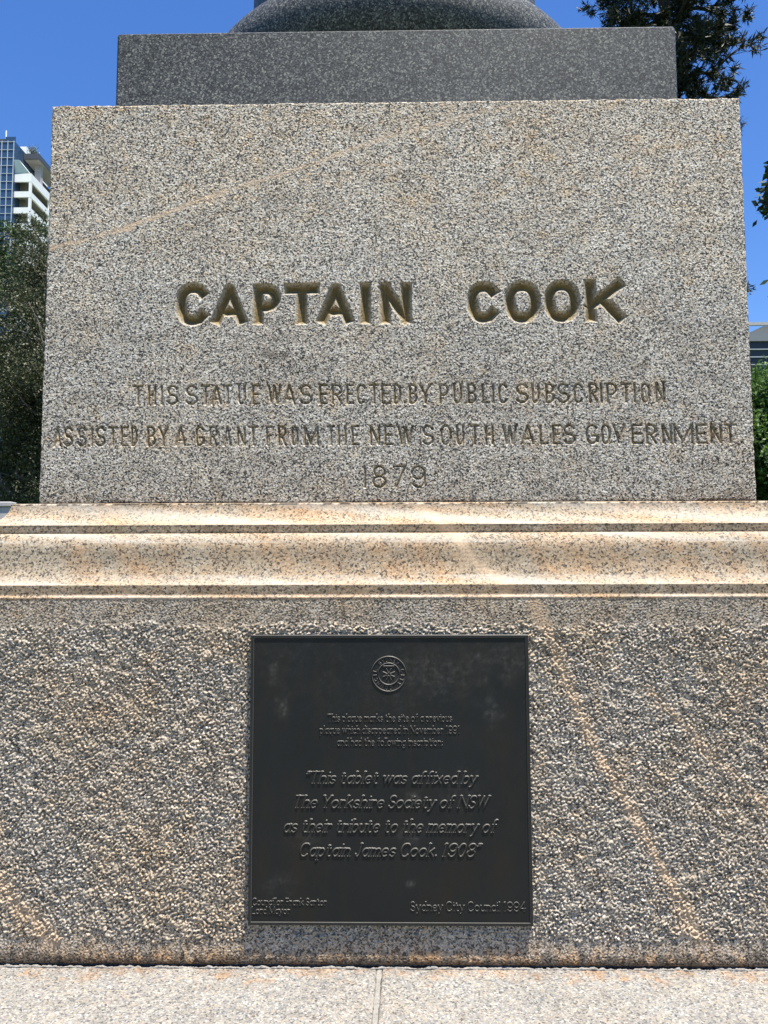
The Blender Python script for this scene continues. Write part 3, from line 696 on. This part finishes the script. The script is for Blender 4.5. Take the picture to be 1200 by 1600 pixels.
for txt, u0, u1, vt, vb in [('This plaque marks the site of a previous', 512, 706, 1116, 1127.3), ('plaque which disappeared in November 1991', 500, 718, 1134.5, 1146), ('and had the following inscription:', 527, 691, 1153.5, 1165),
                            ('Councillor Frank Sartor', 395, 510, 1403.5, 1414), ('Lord Mayor', 394, 453, 1417, 1427.5), ('Sydney City Council 1994', 642, 821, 1409, 1423)]:
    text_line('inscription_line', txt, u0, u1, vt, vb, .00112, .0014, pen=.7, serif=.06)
for txt, u0, u1, vt, vb in [('“This tablet was affixed by', 477, 747, 1205.5, 1224), ('The Yorkshire Society of NSW', 458, 765, 1243, 1262), ('as their tribute to the memory of', 443, 778, 1280, 1300), ('Captain James Cook. 1908”', 468, 752, 1317.5, 1337.5)]:
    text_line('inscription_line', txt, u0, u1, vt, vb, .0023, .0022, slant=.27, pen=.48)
# round seal: outer and inner rings, lettering round the ring, eight pointed star under a bar
ec = fp(607.5, 1053); R0, R1 = .0362, .0225
ring = [(E(ec[0], ec[1], r, r, 0, 360, 80), 1.0) for r in (R0, R1)]
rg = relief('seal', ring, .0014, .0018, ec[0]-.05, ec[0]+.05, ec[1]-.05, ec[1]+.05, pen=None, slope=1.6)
let = []
def round_text(txt, a0, a1):
    gl = [c for c in txt]; n = len(gl)
    for k, ch in enumerate(gl):
        if ch == ' ': continue
        th = math.radians(a0+(a1-a0)*(k+.5)/n); rot = th-math.pi/2; c, s = math.cos(rot), math.sin(rot)
        for P in CAPS[ch]:
            Q = (P-[.5, .5])*[.0042, .0072]; rr_ = (R0+R1)/2
            Q = np.stack([ec[0]+rr_*math.cos(th)+Q[:, 0]*c-Q[:, 1]*s, ec[1]+rr_*math.sin(th)+Q[:, 0]*s+Q[:, 1]*c], 1); let.append((Q, 1.0))
round_text('SYDNEY', 138, 42); round_text(' CITY COUNCIL ', 42, -222)
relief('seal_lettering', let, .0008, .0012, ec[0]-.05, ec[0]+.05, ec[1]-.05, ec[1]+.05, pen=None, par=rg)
star = []
for k in range(8):
    th = math.radians(22.5+45*k); star.append((np.array([[ec[0]+.003*math.cos(th), ec[1]-.001+.003*math.sin(th)], [ec[0]+.0125*math.cos(th), ec[1]-.001+.0125*math.sin(th)]]), 1.0))
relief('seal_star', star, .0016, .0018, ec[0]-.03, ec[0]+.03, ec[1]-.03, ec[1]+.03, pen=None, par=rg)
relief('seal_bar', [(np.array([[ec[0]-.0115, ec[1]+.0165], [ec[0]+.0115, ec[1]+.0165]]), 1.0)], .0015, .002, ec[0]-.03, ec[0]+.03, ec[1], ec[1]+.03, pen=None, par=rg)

# ------------------------------------------------------------------ trees
def leaf_quads(C, size, rs, aspect=.45, up=None, spread=None):
    """one folded leaf (two triangles as a quad) for every centre in C"""
    n = len(C); d = rs.standard_normal((n, 3))
    if spread is not None: d = d*.8+spread
    d /= np.linalg.norm(d, axis=1)[:, None]; e = np.cross(d, rs.standard_normal((n, 3))); e /= np.linalg.norm(e, axis=1)[:, None]+1e-9
    s = size*rs.uniform(.6, 1.3, n)[:, None]
    V = np.stack([C-d*s*.5, C+e*s*aspect*.5, C+d*s*.5, C-e*s*aspect*.5], 1).reshape(-1, 3)
    return V, np.arange(4*n).reshape(-1, 4)

def limb(p0, p1, rs, bend=.12, n=7, sag=0.0):
    p0, p1 = np.array(p0, float), np.array(p1, float); t = np.linspace(0, 1, n)[:, None]; L = np.linalg.norm(p1-p0)
    w_ = rs.standard_normal((n, 3))*bend*L*.35; w_[0] = 0; w_[-1] = 0
    P = p0+(p1-p0)*t+w_*np.sin(t*math.pi); P[:, 2] -= sag*L*np.sin(t[:, 0]*math.pi); return P

def tree(name, label, cat, base, height, rtrunk, tips, per_tip, leaf, mat, bark, clump, aspect=.45, seed=1, twigs=3, group=None, fork=.3):
    rs = np.random.default_rng(seed); base = np.array(base, float)
    root = thing(name, label, cat, base, group)
    m = MB(); top = base+np.array([rs.normal(0, .15), rs.normal(0, .15), height])
    TP = limb(base-[0, 0, .1], top, rs, .04, 12); m.tube(TP, np.linspace(rtrunk, rtrunk*.25, 12), 10)
    cs = []
    for tp in tips:
        tp = np.array(tp, float); f = rs.uniform(fork, .85)*min(1, max(.25, (tp[2]-base[2])/height)); k = int(f*11); s = TP[k]
        P = limb(s, tp, rs, .18, 8); r0 = rtrunk*(.38-.2*f); m.tube(P, np.linspace(r0, r0*.12, 8), 6)
        for _ in range(twigs):
            j = rs.integers(3, 8); q_ = P[j]+rs.normal(0, clump*.8, 3); m.tube(limb(P[max(j-2, 0)], q_, rs, .2, 5), np.linspace(r0*.3, r0*.06, 5), 5); cs.append(q_)
        cs.append(tp)
    m.build('trunk', bark, root, smooth=True)
    cs = np.array(cs); n = per_tip*len(cs); idx = np.repeat(np.arange(len(cs)), per_tip)
    g = rs.standard_normal((n, 3)); g /= np.linalg.norm(g, axis=1)[:, None]; rad = clump*rs.uniform(.15, 1, n)**.5*rs.uniform(.6, 1.2, len(cs))[idx]
    C = cs[idx]+g*rad[:, None]*[1, 1, .75]
    V, F = leaf_quads(C, leaf, rs, aspect); mesh('crown', V, F, mat, root, smooth=False)
    return root

def ell_tips(c, r, n, rs, shell_=.45):
    g = rs.standard_normal((n, 3)); g /= np.linalg.norm(g, axis=1)[:, None]
    return np.array(c)+g*np.array(r)*rs.uniform(shell_, 1, n)[:, None]

rs = np.random.default_rng(11)
def gnd(u, d): p = at(u, 896, d); return (p[0], p[1], 0.0)
# brown green fig at the left
b = gnd(160, 17); c_ = at(150, 640, 17)
tips = ell_tips((c_[0]+.2, c_[1], c_[2]+.1), (2.7, 2.7, 3.9), 150, rs)
tips = np.concatenate([tips, ell_tips(at(70, 720, 17.6), (1.5, 1.4, 1.5), 46, rs), ell_tips(at(30, 600, 17.2), (.8, .8, 1.3), 40, rs), ell_tips(at(74, 425, 17.2), (.45, .6, .95), 20, rs)])
tree('fig_tree', 'wide dark brownish green tree with fine leaves left of the pedestal', 'tree', b, 6.6, .30, tips, 520, .055, M['fig'], M['barkgrey'], .62, .5, 21, 3)
# bunchy green araucaria behind it
def araucaria(name, label, base, height, rtr, tiers, len0, mat, seed, tuft, leaf, kind, droop, azis=None, per=90, r_in=.25):
    rs = np.random.default_rng(seed); base = np.array(base, float); root = thing(name, label, 'tree', base)
    m = MB(); TP = np.stack([base+[.12*math.sin(i*.9), .1*math.cos(i*1.3), height*i/14-.1] for i in range(15)]); m.tube(TP, np.linspace(rtr, rtr*.35, 15), 10)
    cs, dirs = [], []
    for t in range(tiers):
        z = height*(.22+.78*t/tiers)+rs.normal(0, .1); nb = rs.integers(4, 7); a0 = rs.uniform(0, 6.28)
        for k in range(nb):
            a = a0+k*6.283/nb+rs.normal(0, .25); L = (len0*(1-.55*(t/tiers)**1.5) if len0 > 0 else float(np.interp(z, [3, 8, 13, 18, 27], [1.2, 1.25, 1.6, 2.75, 1.2])))*rs.uniform(.6, 1.1)
            d = np.array([math.cos(a), math.sin(a), droop+rs.normal(0, .12)]); s = base+[.1*math.sin(z), .1*math.cos(z), z]
            e = s+d*L; P = limb(s, e, rs, .10, 9, sag=.06); m.tube(P, np.linspace(.055, .012, 9)*(rtr/.25), 6)
            for j in range(2, 9):
                for _ in range(kind):
                    q_ = P[j]+rs.normal(0, tuft*1.15, 3)*[1, 1, .6]; m.tube(limb(P[max(j-1, 0)], q_, rs, .1, 3), [.012, .009, .005], 4)
                    cs.append(q_); v_ = q_-P[j-1]; dirs.append(v_/(np.linalg.norm(v_)+1e-6))
    m.build('trunk', M['bark'], root, smooth=True)
    cs = np.array(cs); dirs = np.array(dirs); n = per*len(cs); idx = np.repeat(np.arange(len(cs)), per)
    g = rs.standard_normal((n, 3)); g /= np.linalg.norm(g, axis=1)[:, None]; g = g*.9+dirs[idx]*.55
    C = cs[idx]+g*tuft*rs.uniform(r_in, 1, n)[:, None]
    V, F = leaf_quads(C, leaf, rs, .16 if leaf > .22 else .3, spread=g*1.1); mesh('crown', V, F, mat, root, smooth=False); return root
araucaria('hoop_pine', 'bunchy green conifer in front of the white tower', gnd(-75, 27), 14.6, .30, 12, 3.9, M['hoop'], 31, .34, .20, 2, .05, per=95)
# tall dark pine at the upper right
araucaria('tall_pine', 'very tall dark pine with needle tufts behind the polished plinth', gnd(1068, 23), 27.0, .34, 30, 0, M['needle'], 41, .22, .24, 3, .10, per=58, r_in=.1)
# bright green tree low at the right
b = gnd(1265, 16); c_ = at(1262, 700, 16)
tips = ell_tips((c_[0], c_[1], c_[2]), (2.2, 2.2, 2.1), 60, rs, .5)
tips = np.concatenate([tips, ell_tips(at(1196, 655, 15.6), (.55, .6, .85), 26, rs)])
tree('leafy_tree', 'bright green bushy tree low at the right of the pedestal', 'tree', b, 4.3, .2, tips, 330, .11, M['broad'], M['barkgrey'], .5, .5, 51, 3)
# big-leaved tree at the right whose hanging spray reaches the picture
b = gnd(1560, 9); hang = [at(1201, 302, 8.4), at(1205, 264, 8.5), at(1197, 325, 8.4)]
tips = list(ell_tips((b[0]+.4, b[1], 6.6), (2.2, 2.6, 1.7), 40, rs, .5))
tips = [t for t in tips if (t[0]/(t[1]+1.65)) > .58]
r_t = tree('broadleaf_tree', 'dark broad leaved tree with a hanging spray at the right edge', 'tree', b, 6.2, .22, tips, 90, .16, M['bigleaf'], M['bark'], .5, .5, 61, 2)
m = MB(); rs2 = np.random.default_rng(62); V_, F_, n_ = [], [], 0
s0 = np.array(b)+[0, 0, 4.6]
for h_ in hang:
    m.tube(limb(s0, h_, rs2, .05, 10, sag=-.08), np.linspace(.05, .006, 10), 6)
m.build('branch', M['bark'], r_t, smooth=True)
for h_, nn, sp in zip(hang, (54, 22, 34), (.085, .06, .065)):
    C = np.array(h_)+rs2.normal(0, 1, (nn, 3))*[sp*.7, sp, sp*.95]; V, F = leaf_quads(C, .12, rs2, .55); mesh('leaf_spray', V, F, M['bigleaf'], r_t, smooth=False)

# ------------------------------------------------------------------ buildings behind
DT = 144.0
def ux(u, d): return at(u, 270 if u < 600 else 540, d)[0]
def uz(v, d, u=40): return at(u, v, d)[2]
cx_ = ux(49, DT); y0 = DT-1.65
tow = thing('apartment_tower', 'white concrete apartment tower with loggias and a dark overhanging roof', 'building', (cx_-6, y0+8, 0))
fh = (uz(299, DT)-uz(324, DT)); top = uz(271, DT)
xl = ux(18, DT); wcol = ux(49, DT)-ux(45.5, DT)
for k in range(9):
    zt_ = top-k*fh; h_ = (uz(271, DT)-uz(284, DT)) if k == 0 else (uz(299, DT)-uz(308, DT))
    if k: zt_ = uz(299, DT)-(k-1)*fh
    m = MB(); m.box(xl, cx_, y0, y0+.35, zt_-h_, zt_); m.box(cx_-.35, cx_, y0+.35, y0+24, zt_-h_, zt_); m.build('spandrel', M['whitewall'], tow)
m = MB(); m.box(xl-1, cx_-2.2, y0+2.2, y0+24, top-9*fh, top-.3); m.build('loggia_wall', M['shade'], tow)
m = MB(); m.box(xl, cx_-.36, y0+.36, y0+24, top-.25, top-.05); m.build('top_slab', M['whitewall'], tow)
for k in range(9):
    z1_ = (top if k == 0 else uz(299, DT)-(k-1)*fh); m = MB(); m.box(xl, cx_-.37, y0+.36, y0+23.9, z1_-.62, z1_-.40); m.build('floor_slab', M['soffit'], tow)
for ya in (0, 8, 16, 23.5):
    m = MB(); m.box(cx_-wcol+.02, cx_-.02, y0+ya+.02, y0+ya+.55, top-9*fh, top-.1); m.build('column', M['whitewall'], tow)
m = MB(); m.box(xl, cx_, y0, y0+24, 0, top-9*fh-.01); m.build('lower_wall', M['whitewall'], tow)
# terrace storey: raking white parapet, set back wall, dark roof slab
zr0, zr1 = uz(248.5, DT+3), uz(240, DT+3)
m = MB(); m.box(ux(36, DT+3), ux(60, DT+3), y0+3, y0+20, zr0, zr1); m.build('roof_slab', M['darkclad'], tow)
m = MB(); m.box(ux(37, DT+3), ux(59.5, DT+3), y0+3.2, y0+19.8, zr0-.12, zr0-.005); m.build('roof_soffit', M['soffit'], tow)
m = MB(); m.box(ux(20, DT+6), ux(46, DT+6), y0+6.5, y0+19, top+.01, zr0-.13); m.build('terrace_wall', M['darkclad'], tow)
m = MB(); m.box(ux(53.5, DT+5), ux(63.5, DT+5), y0+5.2, y0+6.0, top-.02, zr0-.13); m.build('column', M['render'], tow)
zq = uz(252, DT)
m = MB(); m.add([(xl, y0-.6, zq), (ux(31, DT), y0-.6, zq), (ux(46, DT), y0+.0, top+.12), (xl, y0+.0, top+.12), (xl, y0+1.2, zq), (ux(31, DT), y0+1.2, zq), (ux(46, DT), y0+1.2, top+.12), (xl, y0+1.2, top+.12)],
      [(0, 1, 2, 3)[::-1], (4, 5, 6, 7), (0, 1, 5, 4), (1, 2, 6, 5), (2, 3, 7, 6)]); m.build('terrace_parapet', M['whitewall'], tow)
m = MB(); m.box(ux(14, DT+10), ux(40, DT+10), y0+10, y0+20, zr1-1, uz(229, DT+10)); m.build('penthouse', M['whitewall'], tow)
pot = thing('roof_shrub', 'spiky silver green shrub on the dark roof of the white tower', 'shrub', (ux(49, DT+4), y0+4.5, zr1))
rs3 = np.random.default_rng(71); m = MB()
for k in range(14):
    a = rs3.uniform(0, 6.28); m.tube(limb((ux(49, DT+4), y0+4.5, zr1), (ux(49, DT+4)+.9*math.cos(a)*rs3.uniform(.3, 1), y0+4.5+.9*math.sin(a), zr1+rs3.uniform(1.2, 2.3)), rs3, .1, 5), np.linspace(.06, .02, 5), 5)
m.build('stem', M['barkgrey'], pot)
C = np.array([ux(49, DT+4), y0+4.5, zr1+1.35])+rs3.normal(0, 1, (420, 3))*[.5, .5, .45]; V, F = leaf_quads(C, .42, rs3, .25); mesh('foliage', V, F, M['roofplant'], pot, smooth=False)
# glass tower at the very edge
gt = thing('glass_tower', 'blue glass office tower at the left edge beside the white tower', 'building', (ux(0, 135), 135+8, 0))
DG = 143.4; gy = DG-1.65; gxr = ux(21, DG); gxl = gxr-14; gz1 = uz(220, DG)
m = MB(); m.box(gxl, gxr, gy, gy+9, 0, gz1); m.build('curtain_wall', M['glassblue'], gt)
for k in range(14):
    zz_ = gz1-.15-k*1.62; m = MB(); m.box(gxl, gxr+.05, gy-.10, gy-.01, zz_-.10, zz_); m.build('transom', M['mullion'], gt)
for k in range(7):
    xk = gxr-.08-k*1.18; m = MB(); m.box(xk-.06, xk+.06, gy-.14, gy-.012, gz1-24, gz1); m.build('mullion', M['mullion'], gt)
m = MB(); m.box(gxl, gxr-1.25, gy+.2, gy+8, gz1+.01, gz1+.55); m.build('plant_room', M['darkclad'], gt)
m = MB(); m.box(ux(6, DG), ux(22, DG), gy+.15, gy+.22, gz1+.012, gz1+.95); m.build('glass_screen', M['glassblue'], gt)
m = MB(); xa_ = ux(4, DG); m.tube([(xa_, gy+.8, gz1+.4), (xa_, gy+.8, gz1+2.6)], .13, 8); m.build('mast', M['whitewall'], gt)
# building at the right
DR = 230.0; ry = DR-1.65
rb = thing('office_building', 'dark banded office building with a grey roof above the leafy tree', 'building', (ux(1240, DR), ry+12, 0))
x0_, x1_ = ux(1150, DR), ux(1330, DR)
m = MB(); m.box(x0_, x1_, ry, ry+25, 0, uz(534, DR, 1190)); m.build('curtain_wall', M['darkglass'], rb)
for k in range(10):
    v_ = 545.5+12*k; m = MB(); zz_ = uz(v_, DR, 1190); m.box(x0_-.1, x1_+.1, ry-.5, ry-.01, zz_-.28, zz_); m.build('floor_band', M['band'], rb)
m = MB(); m.box(x0_-.3, x1_+.3, ry-.8, ry+25, uz(534, DR, 1190)+.01, uz(524, DR, 1190)); m.build('parapet', M['greyclad'], rb)
zc = uz(524, DR, 1190)+.01; zt2 = uz(508, DR, 1190); xr_ = ux(1196, DR)
m = MB(); m.add([(x0_+2, ry+1, zc), (x1_, ry+1, zc), (x1_, ry+1, zt2), (xr_, ry+1, zt2), (x0_+2, ry+14, zc), (x1_, ry+14, zc), (x1_, ry+14, zt2), (xr_, ry+14, zt2)],
      [(0, 1, 2, 3), (7, 6, 5, 4), (0, 3, 7, 4), (3, 2, 6, 7), (1, 5, 6, 2)]); m.build('roof', M['greyclad'], rb)
m = MB(); m.box(x0_-2, x1_, ry-1.2, ry-.4, uz(510, DR, 1190), uz(505, DR, 1190)); m.build('roof_beam', M['render'], rb)
for u_ in (1150, 1225, 1300):
    m = MB(); m.box(ux(u_, DR)-.3, ux(u_, DR)+.3, ry-1.1, ry-.5, uz(534, DR, 1190), uz(510, DR, 1190)-.005); m.build('roof_post', M['render'], rb)
# things low behind the left end of the moulding
wl_ = thing('garden_wall', 'low grey rendered wall at the left edge behind the moulded stone', 'wall', (at(-60, 800, 9)[0], 7.5, 0))
zt3 = at(5, 784, 9)[2]; xr3 = at(15.5, 800, 9)[0]
m = MB(); m.box(xr3-4.2, xr3, 7.35, 7.45, 0, zt3-.06, .01); m.build('wall', M['render'], wl_)
m = MB(); m.box(xr3-4.22, xr3+.02, 7.33, 7.47, zt3-.059, zt3, .01); m.build('coping', M['render'], wl_)
cn = thing('canvas_canopy', 'white canvas canopy glimpsed through the dark tree at the left', 'canopy', (at(35, 800, 24)[0], 22.3, 0))
c0 = at(43, 744, 24); 
n = 8; th = np.arange(n)*2*math.pi/n
V = [tuple(c0)]+[(c0[0]+.62*math.cos(t), c0[1]+.62*math.sin(t), c0[2]-.42) for t in th]+[(c0[0]+.62*math.cos(t), c0[1]+.62*math.sin(t), c0[2]-.62) for t in th]
F = [(0, 1+k, 1+(k+1) % n) for k in range(n)]+[(1+k, 9+k, 9+(k+1) % n, 1+(k+1) % n) for k in range(n)]
mesh('canopy', V, F, M['canvas'], cn, smooth=False)
m = MB(); m.tube([(c0[0], c0[1], 0), (c0[0], c0[1], c0[2]-.01)], .03, 8); m.build('pole', M['mullion'], cn)
